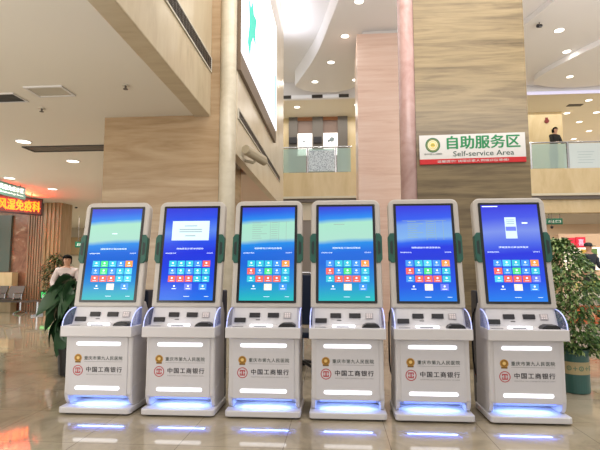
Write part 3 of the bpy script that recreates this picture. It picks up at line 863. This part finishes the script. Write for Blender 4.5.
def make_kiosk():
    t = thing('self_service_kiosk', '', 'kiosk', (0, 0, 0), 0, 'self-service kiosks in a row')
    # base plate on four pads
    part('base_plate', MB().prism(rrect(-.342, .342, 0, .50, .035), XY, .016, .068), M_SHELL, t, bevel=.008, seg=2)
    for sx in (-1, 1):
        for y in (.07, .43): part('foot', MB().lathe([(.028, 0), (.024, .017)], (sx * .27, y, 0), 14), M_BLACK, t)
    # body: side profile extruded, with a chamfered front
    prof = [(.085, .155), (.065, .17), (.065, .71), (.09, .80), (.145, .815), (.222, .99), (.36, 1.02), (.45, .90), (.47, .066), (.34, .066), (.30, .10), (.22, .150)]
    body = MB().prism(prof, YZ, -.325, .325)
    part('cabinet_body', body, M_SHELL, t, bevel=.018, seg=3)
    # side skirts that curve from the body down to the plate
    for sx in (-1, 1):
        cv = [(.16 - .085 * math.sin(a), .066 + .125 * (1 - math.cos(a))) for a in [PI / 2 * q / 7 for q in range(8)]]
        sk = MB().prism([(.47, .066)] + cv + [(.075, .25), (.47, .25)], YZ, sx * .29, sx * .327)
        part('side_skirt', sk, M_SHELL, t, bevel=.006)
    fp = MB(); fp.prism(rrect(-.283, .283, .165, .70, .01, 3), lambda p, w: FRT(p[0], p[1], w), 0, .008)
    pan = part('front_panel', fp, M_SHELLP, t, bevel=.004, seg=2)
    for z in (.638, .233):
        lb = MB(); lb.prism(rrect(-.213, .213, z - .016, z + .016, .0155, 5), lambda p, w: FRT(p[0], p[1], w), .007, .013)
        part('light_bar', lb, M_LED, pan)
    f = lambda u, v, w: FRT(u, v, w)
    w = .0092
    g = MB(); disc(g, f, -.195, .505, .037, w); part('hospital_emblem', (lambda m: (setattr(m, 'cur', 1), ring(m, f, -.195, .507, .020, .027, w + .0006), setattr(m, 'cur', 2), disc(m, f, -.195, .507, .013, w + .0006), setattr(m, 'cur', 1), rect(m, f, -.222, -.168, .462, .476, w + .0008), m)[-1])(g), [M_GOLD, M_GOLDD, mat('pale gold', '#e0c27a', .4)], pan)
    g = MB(); lettering(g, '重庆市第九人民医院', f, -.135, .235, .488, .524, w, .008, 1.12); part('hospital_name', g, M_INK, pan)
    g = MB(); rect(g, f, -.135, .235, .472, .4745, w); part('hairline', g, M_INKL, pan)
    g = MB(); ring(g, f, -.193, .392, .041, .048, w, 32)
    for (a, b, c, d) in ((-.024, .024, .017, .025), (-.024, .024, -.025, -.017), (-.005, .005, -.017, .017), (-.024, -.015, .004, .017), (.015, .024, .004, .017), (-.024, -.015, -.017, -.004), (.015, .024, -.017, -.004)):
        rect(g, f, -.193 + a, -.193 + b, .392 + c, .392 + d, w)
    part('bank_emblem', g, M_RED, pan)
    g = MB(); lettering(g, '中国工商银行', f, -.112, .232, .378, .426, w, .02, 1.18); part('bank_name', g, M_INK2, pan)
    g = MB(); lettering(g, 'INDUSTRIAL AND COMMERCIAL BANK OF CHINA', f, -.112, .232, .352, .361, w); part('bank_name_english', g, M_INKL, pan)
    g = MB().box(-.25, .25, .10, .13, .141, .1475); part('under_light', g, M_LEDB, t, label='blue light strip under the lower light bar')
    # ledge and console
    lg = MB().prism([(-.342, -.014), (.342, -.014), (.342, .24), (.318, .24), (.318, .05), (-.318, .05), (-.318, .24), (-.342, .24)], XY, .709, .806)
    lg.box(-.32, .32, .04, .2, .72, .798)
    part('ledge', lg, M_SHELL, t, bevel=.007, seg=2)
    c = lambda u, v, w: CON(u, v, w)
    cp = MB(); slab(cp, c, -.30, .30, .802, .985, 0, .006); con = part('console_panel', cp, M_SHELLP, t, bevel=.003)

    def reader(u0, u1, z0, z1):
        r = MB(); slab(r, c, u0, u1, z0, z1, .005, .022); o = part('card_reader', r, M_DARK, con, bevel=.004)
        return o
    reader(-.292, -.185, .832, .872); reader(-.152, -.052, .876, .917); reader(.022, .128, .876, .917)
    r = MB(); slab(r, c, .172, .243, .87, .922, .005, .014); r.cur = 1
    for a in range(3):
        for b in range(3): slab(r, c, .182 + a * .019, .196 + a * .019, .877 + b * .014, .887 + b * .014, .014, .017)
    part('keypad', r, [mat('key frame', '#a9a4a8', .4), M_PINK], con)
    r = MB(); slab(r, c, -.09, -.05, .853, .859, .005, .008); part('indicator', r, M_DARK, con)
    r = MB(); r.box(-.135, .075, .085, .12, .799, .824); part('receipt_slot', r, M_SLOT, t, bevel=.006, label='lit white receipt slot')
    r = MB(); r.box(-.10, .02, .082, .0855, .804, .812); part('slot_mouth', r, M_BLACK, t)
    r = MB(); r.box(-.292, -.19, .055, .06, .80, .808); part('slot_line', r, M_DARK, t)
    r = MB(); r.prism([(.13, .80), (.15, .828), (.178, .842), (.255, .842), (.285, .828), (.298, .80)], XZ, .03, .14); part('scanner', r, M_BLACK, t, bevel=.01, label='black document scanner')
    # side wings: quarter ellipses of lit acrylic
    for sx in (-1, 1):
        arc = [(.235 - .235 * math.cos(a), .80 + .165 * math.sin(a)) for a in [PI / 2 * j / 10 for j in range(11)]]
        wg = MB().prism([(.235, .80)] + arc, YZ, sx * .332 - .004, sx * .332 + .004)
        wo = part('side_wing', wg, M_ACR, t)
        part('lit_edge', MB().tube([(sx * .332, a, b) for a, b in arc], .005, 6), M_ACRE, wo)
    # tilted display housing
    hs = MB().prism(rrect(-.338, .338, -.045, 1.02, .07, 7, .02), lambda p, w: SCR(p[0], p[1], w), -.085, .004)
    part('display_housing', hs, M_HOUS, t, bevel=.016, seg=3)
    bz = MB().prism(rrect(-.287, .287, 0, LSC, .008, 2), lambda p, w: SCR(p[0], p[1], w), .003, .010)
    bez = part('display_bezel', bz, M_BEZEL, t)
    scr = put('display_screen', make_screen(0, SCREENS[0]), bez)
    for sx in (-1, 1):
        h = MB(); h.prism([(sx * .289, .385), (sx * .289, .675), (sx * .325, .675), (sx * .348, .64), (sx * .348, .42), (sx * .325, .385)], lambda p, w: SCR(p[0], p[1], w), -.05, .018)
        ho = part('side_handle', h, M_TEAL, t, bevel=.006, label='teal side housing')
        s2 = MB(); s2.prism([(sx * .306, .46), (sx * .306, .60), (sx * .331, .585), (sx * .331, .475)], lambda p, w: SCR(p[0], p[1], w), .016, .0205)
        part('sensor_window', s2, M_TEALD, ho)
    # navy rear cabinet with a looped handle on its side
    rear = part('rear_cabinet', MB().box(-.30, .30, .46, .66, .03, 1.12), M_NAVY, t, bevel=.012)
    lp = MB().tube([(-.312, .47, .95), (-.325, .50, .90), (-.33, .53, .80), (-.33, .545, .62), (-.33, .53, .44), (-.325, .50, .34), (-.312, .47, .30)], .008, 8)
    part('handle_loop', lp, M_BLACK, rear)
    area('under_lamp', (0, .15, .138), .44, .04, 1.9, (.24, .40, 1.0), parent=t, target=(0, .16, .06))
    return t, scr


KX = [-1.936, -1.155, -.375, .387, 1.141, 1.951]
KLAB = ['white self-service kiosk with blank pale screen band, beside the dark leafy plant',
        'white self-service kiosk whose screen shows a small pale dialog box on deep blue',
        'white self-service kiosk with faint list on pale green band before cream corner column',
        'white self-service kiosk with one short word on pale green band, below the balcony glass',
        'white self-service kiosk with faint list on bluish band, beside the pink corner column',
        'white self-service kiosk whose screen shows a phone picture, beside the potted ficus']
kiosk, kscreen = make_kiosk()
for i in range(6):
    k = kiosk if i == 0 else copy_tree(kiosk)
    k.location = (KX[i], 4.3813, 0)
    k['label'] = KLAB[i]
    if i:
        me = make_screen(i, SCREENS[i])
        for ch in k.children:
            for g in ch.children:
                if g.name.startswith('display_screen'): g.data = me

# ------------------------------------------------------------------ self-service area sign on the brown pillar
t = thing('wall_sign', 'white and red Self-service Area sign on the brown marble pillar', 'sign', (2.19, 6.74, 3.008))
ca, sa = math.cos(.012), math.sin(.012)


def SG(u, v, w):
    u *= .968; v *= .80
    return (u * ca - v * sa, -w, u * sa + v * ca)


def SGE(u, v, w): return (u * .968 * ca - v * sa, -w, u * .968 * sa + v * ca)


b1 = MB(); slab(b1, SG, -.745, .745, -.165, .265, .0, .018); part('board', b1, M_WHITE, t)
b1 = MB(); slab(b1, SG, -.745, .745, -.255, -.165, .0, .02); strip = part('red_strip', b1, M_STRIPRED, t)
g = MB(); lettering(g, '自助服务区', SG, -.35, .67, .005, .235, .0195, .03); part('title_lettering', g, M_GREEN, t)
g = MB(); lettering(g, 'Self-service Area', SG, -.27, .58, -.125, -.035, .0195, .008); part('english_lettering', g, mat('dark green ink', '#23463a', .5), t)
g = MB(); lettering(g, '温馨提示! 请陪诊家人到候诊区等候!', SG, -.50, .50, -.232, -.188, .0212, .01); part('notice_lettering', g, M_WHITE, strip)
g = MB(); ring(g, SGE, -.555, .068, .073, .106, .0195); g.cur = 1; disc(g, SGE, -.555, .068, .073, .0195); g.cur = 2; ring(g, SGE, -.555, .068, .05, .056, .0201); ring(g, SGE, -.555, .068, .083, .087, .0201); g.cur = 3; disc(g, SGE, -.555, .068, .034, .0203); g.cur = 0; rect(g, SGE, -.585, -.525, .062, .068, .0207); rect(g, SGE, -.575, -.535, .078, .084, .0207)
part('emblem', g, [mat('emblem green', '#2d6b45', .5), mat('emblem cream', '#ece3b8', .5), mat('emblem gold', '#c8a648', .4), mat('emblem yellow', '#e0c454', .5)], t)
g = MB(); lettering(g, '重庆市第九人民医院', SG, -.68, -.43, -.09, -.058, .0195, .005); part('small_lettering', g, M_INK, t)

# ------------------------------------------------------------------ left signs


def plane_fn(p0, p1, z0):
    d = Vector((p1[0] - p0[0], p1[1] - p0[1], 0)); L = d.length; d.normalize(); n = Vector((d.y, -d.x, 0))
    return L, (lambda u, v, w: tuple(d * u + n * w + Vector((0, 0, v))))


p0 = (-9.23, 12.08); p1 = (-8.39, 13.5)
L, FS = plane_fn(p0, p1, 0)
t = thing('led_sign', 'lit orange red LED ward name sign hanging under the low ceiling', 'sign', (p0[0], p0[1], 2.95))
bx = MB(); slab(bx, FS, -.02, L, 0, .5, -.10, 0); part('sign_box', bx, mat('sign brown red', '#5a2a24', .5, emit='#7a2a1c', es=.35), t)
fr = MB()
for a in ((-.02, L, 0, .03), (-.02, L, .47, .5), (L - .03, L, .03, .47), (-.02, .01, .03, .47)): slab(fr, FS, *a, 0, .015)
part('sign_frame', fr, M_BLACK, t)
g = MB(); lettering(g, '风湿免疫科', FS, .44, L - .08, .10, .40, .006, .035); part('led_lettering', g, mat('led orange', '#ff7a10', .5, emit='#ff5a0a', es=4.5), t)
rd = MB()
for u in (.3, L - .3): rd.tube([FS(u, .5, -.05), FS(u, .65, -.05)], .012, 8)
part('hanger', rd, M_GREYMET, t)
area('led_glow', tuple(Vector(FS(L * .6, .53, -.02))), 1.8, .2, 75, (1, .05, .02), parent=t, target=tuple(Vector(FS(L * .75, .95, .28))))
p0 = (-8.05, 10.8); p1 = (-8.05, 12.2)
L, FS2 = plane_fn(p0, p1, 0)
t = thing('hanging_sign', 'green ward direction sign hanging in front of the LED sign', 'sign', (p0[0], p0[1], 3.23))
bx = MB(); slab(bx, FS2, 0, L, 0, .33, -.03, 0); part('sign_board', bx, mat('sign dark green', '#1f4c3e', .5), t)
g = MB(); lettering(g, '风湿免疫诊室', FS2, .38, L - .1, .15, .28, .004, .02); part('lettering', g, mat('sign white glow', '#eef4ee', .5), t)
g = MB(); lettering(g, 'Rheumatology Room', FS2, .38, L - .1, .05, .11, .004); part('english_lettering', g, mat('sign white glow', '#eef4ee', .5), t)
rd = MB()
for u in (.2, L - .2): rd.tube([FS2(u, .33, -.015), FS2(u, .37, -.015)], .012, 8)
part('hanger', rd, M_GREYMET, t)


def hung_sign(label, loc, w, h, top, body=None, col='#1f6b50'):
    t = thing('hanging_sign', label, 'sign', loc)
    part('sign_board', MB().box(-w / 2, w / 2, -.03, .03, -h / 2, h / 2), mat('sign ' + col, col, .5), t)
    g = MB(); lettering(g, body, lambda u, v, q: (u, q, v), -w * .38, w * .38, -h * .22, h * .22, -.034, .02); part('lettering', g, mat('sign white glow', '#eef4ee', .5), t)
    rd = MB()
    for u in (-w * .35, w * .35): rd.tube([(u, 0, h / 2), (u, 0, top - loc[2])], .012, 8)
    part('hanger', rd, M_GREYMET, t)
    return t


hung_sign('dark green overhead sign far behind the tan pilaster', (-10.15, 19.2, 2.42), .8, .24, 3.6, '出口')
hung_sign('green overhead sign above the ficus beside the brown pillar', (9.05, 20.0, 3.30), .62, .24, 3.6, '出口')
single('wall_sign', MB().box(-.45, .45, -.04, 0, -.12, .12), mat('sign green b', '#2f7d5a', .5), 'small green sign on the cream wall seen between two kiosks', 'sign', (2.1, 18.3, 3.25))
t = thing('exit_sign', 'low glowing green exit sign on the tan marble pilaster', 'sign', (-9.15, 15.19, .55))
part('sign_box', MB().box(-.24, .24, -.03, .03, -.13, .13), mat('exit dark', '#0c3a1c', .5), t)
g = MB(); f3 = lambda u, v, w_: (u, w_, v)
rect(g, f3, -.2, -.05, -.09, .09, -.032); rect(g, f3, .06, .2, -.09, .09, -.032); g.add([f3(-.04, .03, -.032), f3(-.04, -.03, -.032), f3(.04, 0, -.032)], [(0, 1, 2)])
part('exit_symbol', g, mat('exit green', '#52e07a', .5, emit='#4cf07a', es=.6), t)
single('sensor', MB().lathe([(.02, -.05), (.045, -.04), (.05, 0)], n=14), M_DARK, 'small dark dome sensor on the far ceiling near the tan pilaster', 'sensor', (-8.97, 16.35, 3.6))
t = thing('security_camera', 'small dark dome camera hanging below the right green sign', 'camera', (8.9, 19.9, 3.6))
part('rod', MB().lathe([(.012, -.5), (.012, 0)], n=8), M_GREYMET, t)
part('dome', MB().lathe([(.02, -.6), (.055, -.57), (.06, -.5)], n=16), M_BLACK, t)

# ------------------------------------------------------------------ waiting bench
t = thing('waiting_bench', 'grey metal three seat waiting bench against the low honey wall', 'bench', (-10.35, 14.55, 0))
for k in range(3):
    x = -.78 + k * .56
    s = MB().prism([(-.27, .42), (-.23, .44), (.18, .41), (.22, .44), (.40, .84), (.38, .85), (.19, .46), (-.27, .445)], YZ, x - .255, x + .255)
    part('seat', s, mat('bench metal', '#4c443f', .4, .4), t, bevel=.008)
part('beam', MB().box(-1.1, 1.0, .0, .07, .34, .40), M_GREYMET, t)
for x in (-.9, .7):
    lg = MB().tube([(x, .035, .35), (x, .035, .08)], .03, 10); lg.tube([(x, -.27, .03), (x, .035, .09), (x, .32, .03)], .025, 8)
    lg.lathe([(.03, 0), (.03, .02)], (x, -.27, 0), 10); lg.lathe([(.03, 0), (.03, .02)], (x, .32, 0), 10)
    part('leg', lg, M_CHROME, t)
for x in (-1.06, -.5, .06, .62):
    part('armrest', MB().tube([(x, .16, .42), (x, .18, .62), (x, -.2, .62), (x, -.22, .44)], .018, 8), M_CHROME, t)
t = thing('waiting_bench', 'end of a second grey waiting bench beside the tan pilaster', 'bench', (-8.78, 13.85, 0))
s = MB().prism([(-.27, .42), (-.23, .44), (.18, .41), (.20, .44), (.22, .46), (-.27, .445)], YZ, -.1, .42)
part('seat', s, mat('bench metal', '#6b5f58', .35, .55), t, bevel=.008)
part('leg', MB().tube([(.16, 0, .42), (.16, 0, .05)], .03, 10).box(.13, .19, -.25, .25, 0, .05), M_CHROME, t)
part('armrest', MB().tube([(.44, .16, .42), (.44, .18, .62), (.44, -.2, .62), (.44, -.22, .44)], .018, 8), M_CHROME, t)

# ------------------------------------------------------------------ plants


def blade(L, Wd, droop, n=7, fold=.25):
    """pointed leaf from the origin along +x, drooping; returns verts, faces"""
    v = []; f = []
    for i in range(n + 1):
        s = i / n
        w_ = Wd * math.sin(PI * min(1, s * .94 + .06)) ** .8 * (1 - .25 * s)
        x = L * s * (1 - .25 * droop * s); z = -droop * L * s * s
        v += [(x, -w_ / 2, z + fold * w_ / 2), (x, 0, z), (x, w_ / 2, z + fold * w_ / 2)]
    for i in range(n):
        a = 3 * i; f += [(a, a + 1, a + 4, a + 3), (a + 1, a + 2, a + 5, a + 4)]
    return v, f


def placed(vf, M4):
    return [tuple(M4 @ Vector(p)) for p in vf[0]], vf[1]


t = thing('leafy_plant', 'dark green broad leaved potted plant beside the white kiosk row', 'plant', (-3.08, 6.05, 0))
part('pot', MB().lathe([(.12, 0), (.165, .02), (.19, .34), (.175, .34), (.16, .30)], n=24), M_BLACK, t, smooth=False)
part('soil', MB().lathe([(.165, .28), (.165, .305)], n=20), M_SOIL, t)
rng = random.Random(3)
specs = []
for k in range(30):
    oz = 1.24 - k * .022 + rng.uniform(-.05, .05)
    specs.append((rng.uniform(-.20, .05), oz, PI + rng.uniform(-.5, 1.3) if k % 4 else rng.uniform(0, 6.28), rng.uniform(.30, .44), rng.uniform(.22, .30), rng.uniform(.3, .7)))
for i, (ox, oz, ang, L_, W_, dr) in enumerate(specs):
    st = MB().tube([(ox * .3, 0, .29), (ox * .8, .0, .29 + (oz - .29) * .6), (ox, 0, oz)], .010, 6)
    so = part('stem', st, mat('leaf stem', '#34502c', .5), t)
    M4 = Matrix.Translation((ox, 0, oz)) @ Matrix.Rotation(ang, 4, 'Z') @ Matrix.Rotation(rng.uniform(.1, .6) + .022 * i, 4, 'Y') @ Matrix.Rotation(rng.uniform(-.8, .8), 4, 'X')
    part('leaf', MB().add(*placed(blade(L_, W_ * .75, dr), M4)), M_BIGLEAF, so, smooth=True)

t = thing('potted_palm', 'fine leaved potted palm standing in front of the tan pilaster', 'plant', (-8.56, 14.6, 0))
part('pot', MB().lathe([(.18, 0), (.24, .38), (.22, .38), (.2, .34)], n=20), mat('pale pot', '#8d8575', .5), t)
part('stem', MB().tube([(0, 0, .34), (.02, 0, 1.0)], .03, 8), M_BARK, t)
fo = MB()
for i in range(520):
    a = rng.uniform(0, 2 * PI); z = rng.uniform(.55, 1.85); r = .42 * math.sqrt(rng.random()) * math.sin(PI * min(1, (z - .35) / 1.62))
    M4 = Matrix.Translation((r * math.cos(a), r * math.sin(a), z)) @ Matrix.Rotation(a + rng.uniform(-.6, .6), 4, 'Z') @ Matrix.Rotation(rng.uniform(-.8, .5), 4, 'Y')
    fo.add(*placed(blade(rng.uniform(.18, .3), .06, .4, 3), M4))
part('foliage', fo, M_PALM, t)

# ficus in a teal pot
t = thing('potted_ficus', 'bushy ficus tree in a teal pot beside the end kiosk', 'plant', (2.90, 5.62, 0))
part('pot', MB().lathe([(.128, 0), (.138, .01), (.140, .42), (.146, .43), (.146, .46), (.132, .46), (.128, .42)], n=32), M_POT, t, smooth=False)
part('soil', MB().lathe([(.129, .38), (.129, .425)], n=24), M_SOIL, t)
bnd = part('pot_band', MB().lathe([(.1412, .205), (.1416, .335)], n=32), M_BAND, t)
g = MB()
for j in range(5):
    a0 = -PI / 2 - .85 + j * .42
    pl = lambda u, v, w, a0=a0: ((.1420 + w) * math.cos(a0 + u / .1420), (.1420 + w) * math.sin(a0 + u / .1420), .27 + v)
    if j % 2 == 0: ring(g, pl, 0, 0, .016, .026, .001, 16); disc(g, pl, 0, 0, .008, .001, 10)
    else: rect(g, pl, -.022, .022, -.004, .004, .001); rect(g, pl, -.004, .004, -.022, .022, .001)
part('band_emblem', g, mat('band green', '#5f7f64', .5), bnd)
tr = MB().tube([(0, 0, .42), (.01, .01, .7), (-.02, 0, 1.0), (0, .02, 1.4)], .022, 8, .010)
for a, z in ((.4, .7), (2.2, .8), (3.9, .9), (5.3, 1.0), (1.2, 1.1), (3.0, 1.15)):
    tr.tube([(0, 0, z), (.16 * math.cos(a), .16 * math.sin(a), z + .12), (.3 * math.cos(a), .3 * math.sin(a), z + .2)], .010, 6, .004)
part('trunk', tr, M_BARK, t)
fo = MB(); n_ = 0
while n_ < 4600:
    z = rng.uniform(.42, 1.68)
    s = (z - .42) / 1.26
    R = .38 * (math.sin(PI * min(1, max(0, s * .86 + .12))) ** .7)
    a = rng.uniform(0, 2 * PI); r = R * math.sqrt(rng.uniform(.1, 1))
    if math.sin(3 * a + 6 * z) * math.cos(5 * z * 2 + a) > .55: continue
    x, y = r * math.cos(a) - .02 - .16 * (s - .45), r * math.sin(a) * .9
    M4 = Matrix.Translation((x, y, z)) @ Matrix.Rotation(a + rng.uniform(-.9, .9), 4, 'Z') @ Matrix.Rotation(rng.uniform(-.5, .9), 4, 'Y') @ Matrix.Rotation(rng.uniform(-.9, .9), 4, 'X')
    fo.add(*placed(blade(rng.uniform(.045, .075), .030, .3, 2), M4)); n_ += 1
part('foliage', fo, M_FICUS, t)

# ------------------------------------------------------------------ people
person('person in white shirt and black vest standing behind the broad leaved plant', (-5.28, 9.6, 0), .5, 1.64, mat('white shirt', '#d8cccc', .7), mat('black trousers', '#1b1b20', .7),
       ((.26, -.10, 1.12), (.12, -.28, 1.15)), ((-.27, -.06, 1.12), (-.20, -.26, 1.0)), lean=.15, vest=mat('black vest', '#141416', .7))

# ------------------------------------------------------------------ right side shop
struct('shop_floor', MB().box(5.6, 17, 12.4, 17.5, 0, .34), M_BAL)
t = thing('display_shelf', 'long lit shop shelf wall with peach frame behind the ficus', 'shelf', (10.0, 15.2, .34))
part('shelf_body', MB().box(-2.95, 4, 0, .4, 0, 2.1), mat('peach laminate', '#dcbc9c', .5), t)
part('lit_panel', MB().box(-2.85, 3.9, -.02, 0, 1.0, 1.68), mat('lit shelf', '#fff4e6', .5, emit='#fff0e0', es=.95), t)
for z, lab in ((1.56, 'lower white shelf board on the lit shop shelf wall'), (1.79, 'upper white shelf board on the lit shop shelf wall')): single('wall_shelf', MB().box(-2.85, 3.9, -.2, 0, 0, .02), mat('shelf white', '#e8dcd0', .5), lab, 'shelf', (10.0, 15.175, z))
for (x, z, w_, h, c, lab) in ((7.66, 1.58, .15, .13, '#b0342c', 'red carton on the lower shop shelf board'), (7.85, 1.58, .12, .16, '#e8e0d0', 'cream carton on the lower shop shelf board'),
                             (8.05, 1.58, .16, .14, '#3c6a8c', 'blue carton on the lower shop shelf board'), (7.72, 1.81, .14, .15, '#d8b04c', 'yellow carton on the upper shop shelf board'), (8.0, 1.81, .16, .17, '#6c8c4c', 'green carton on the upper shop shelf board')):
    single('shop_box', MB().box(-w_ / 2, w_ / 2, -.05, .05, 0, h), mat('box ' + c, c, .5), lab, 'box', (x, 15.09, z), 0, 'cartons on the lit shop shelf', bevel=.005)
for (a, b, z0, z1, lab, s) in ((7.27, 7.47, 2.06, 2.31, 'smaller plain red sign box on the shop shelf top', ''), (7.52, 7.78, 2.02, 2.33, 'larger square red sign with a pink symbol on the shop shelf top', '喜')):
    t = thing('shop_sign', lab, 'sign', ((a + b) / 2, 15.17, z0))
    w_ = (b - a) / 2
    part('sign_box', MB().box(-w_, w_, -.08, 0, 0, z1 - z0), mat('sign red', '#c02038', .5, emit='#c81c38', es=.7), t)
    if s:
        g = MB(); lettering(g, s, lambda u, v, q: (u, q, v), -w_ * .6, w_ * .6, .06, z1 - z0 - .06, -.082, .03); part('symbol', g, mat('sign pink', '#f0a0b0', .5, emit='#ff9cb4', es=1.0), t)
person('person in navy jacket and dark cap standing at the shop behind the ficus', (6.98, 13.35, .34), .3, 1.70, mat('navy jacket', '#1e2430', .7), mat('dark trousers', '#26262c', .7),
       ((.26, -.05, 1.1), (.22, -.25, 1.0)), ((-.26, -.05, 1.1), (-.22, -.25, 1.0)), cap=mat('dark cap', '#22262c', .6))
t = thing('shop_counter', 'white topped shop counter with an orange patterned front', 'counter', (6.6, 9.6, 0))
part('counter_body', MB().box(-1.9, 3.5, .02, .7, 0, .80), mat('counter white', '#d6cabc', .5), t)
part('counter_top', MB().box(-1.95, 3.5, -.05, .75, .80, .85), mat('counter top', '#e6e0d6', .35), t)
part('orange_front', MB().box(-1.9, 3.5, -.01, .02, .32, .66), mat('orange panel', '#d87040', .5), t)
g = MB()
for k in range(12): rect(g, lambda u, v, q: (u, q, v), -1.7 + k * .4, -1.45 + k * .4, .42, .56, -.013)
for k in range(12): rect(g, lambda u, v, q: (u, q, v), -1.62 + k * .4, -1.53 + k * .4, .46, .52, -.015)
part('front_pattern', g, mat('pale orange', '#eeb48c', .5), t)
t = thing('flower_tray', 'yellow green flowers in a low tray on the shop counter', 'plant', (5.2, 9.85, .85))
part('tray', MB().box(-.3, .5, -.15, .15, 0, .08), mat('tray cream', '#d8d0b4', .5), t)
fo = MB()
for i in range(160):
    M4 = Matrix.Translation((rng.uniform(-.28, .48), rng.uniform(-.13, .13), rng.uniform(.08, .26))) @ Matrix.Rotation(rng.uniform(0, 6.28), 4, 'Z') @ Matrix.Rotation(rng.uniform(-.9, .3), 4, 'Y')
    fo.add(*placed(blade(.09, .045, .3, 2), M4))
part('foliage', fo, leaf_mat('yellow green leaf', '#8c9a34', '#b8bc3c', '#e0d850'), t)

# ------------------------------------------------------------------ office chair behind the kiosks
t = thing('office_chair', 'navy office chair with chrome frame seen between the two middle kiosks', 'chair', (-.18, 6.3, 0))
part('backrest', MB().prism(rrect(-.24, .24, .62, 1.27, .09), XZ, .0, .06), M_NAVY, t, bevel=.015)
part('seat', MB().prism(rrect(-.25, .25, .05, .52, .07), XY, .44, .52), M_NAVY, t, bevel=.015)
part('chrome_frame', MB().tube([(-.24, .03, .5), (-.265, .03, .9), (-.24, .03, 1.22), (-.12, .03, 1.29), (.12, .03, 1.29), (.24, .03, 1.22), (.265, .03, .9), (.24, .03, .5)], .014, 8), M_CHROME, t)
part('gas_column', MB().lathe([(.03, .1), (.03, .44)], (0, .28, 0), 12), M_CHROME, t)
bs = MB()
for k in range(5):
    a = 2 * PI * k / 5 + .3; bs.tube([(0, .28, .12), (.28 * math.cos(a), .28 + .28 * math.sin(a), .07)], .022, 8); bs.lathe([(.02, 0), (.03, .02), (.03, .05), (.02, .07)], (.28 * math.cos(a), .28 + .28 * math.sin(a), 0), 10)
part('star_base', bs, M_BLACK, t)
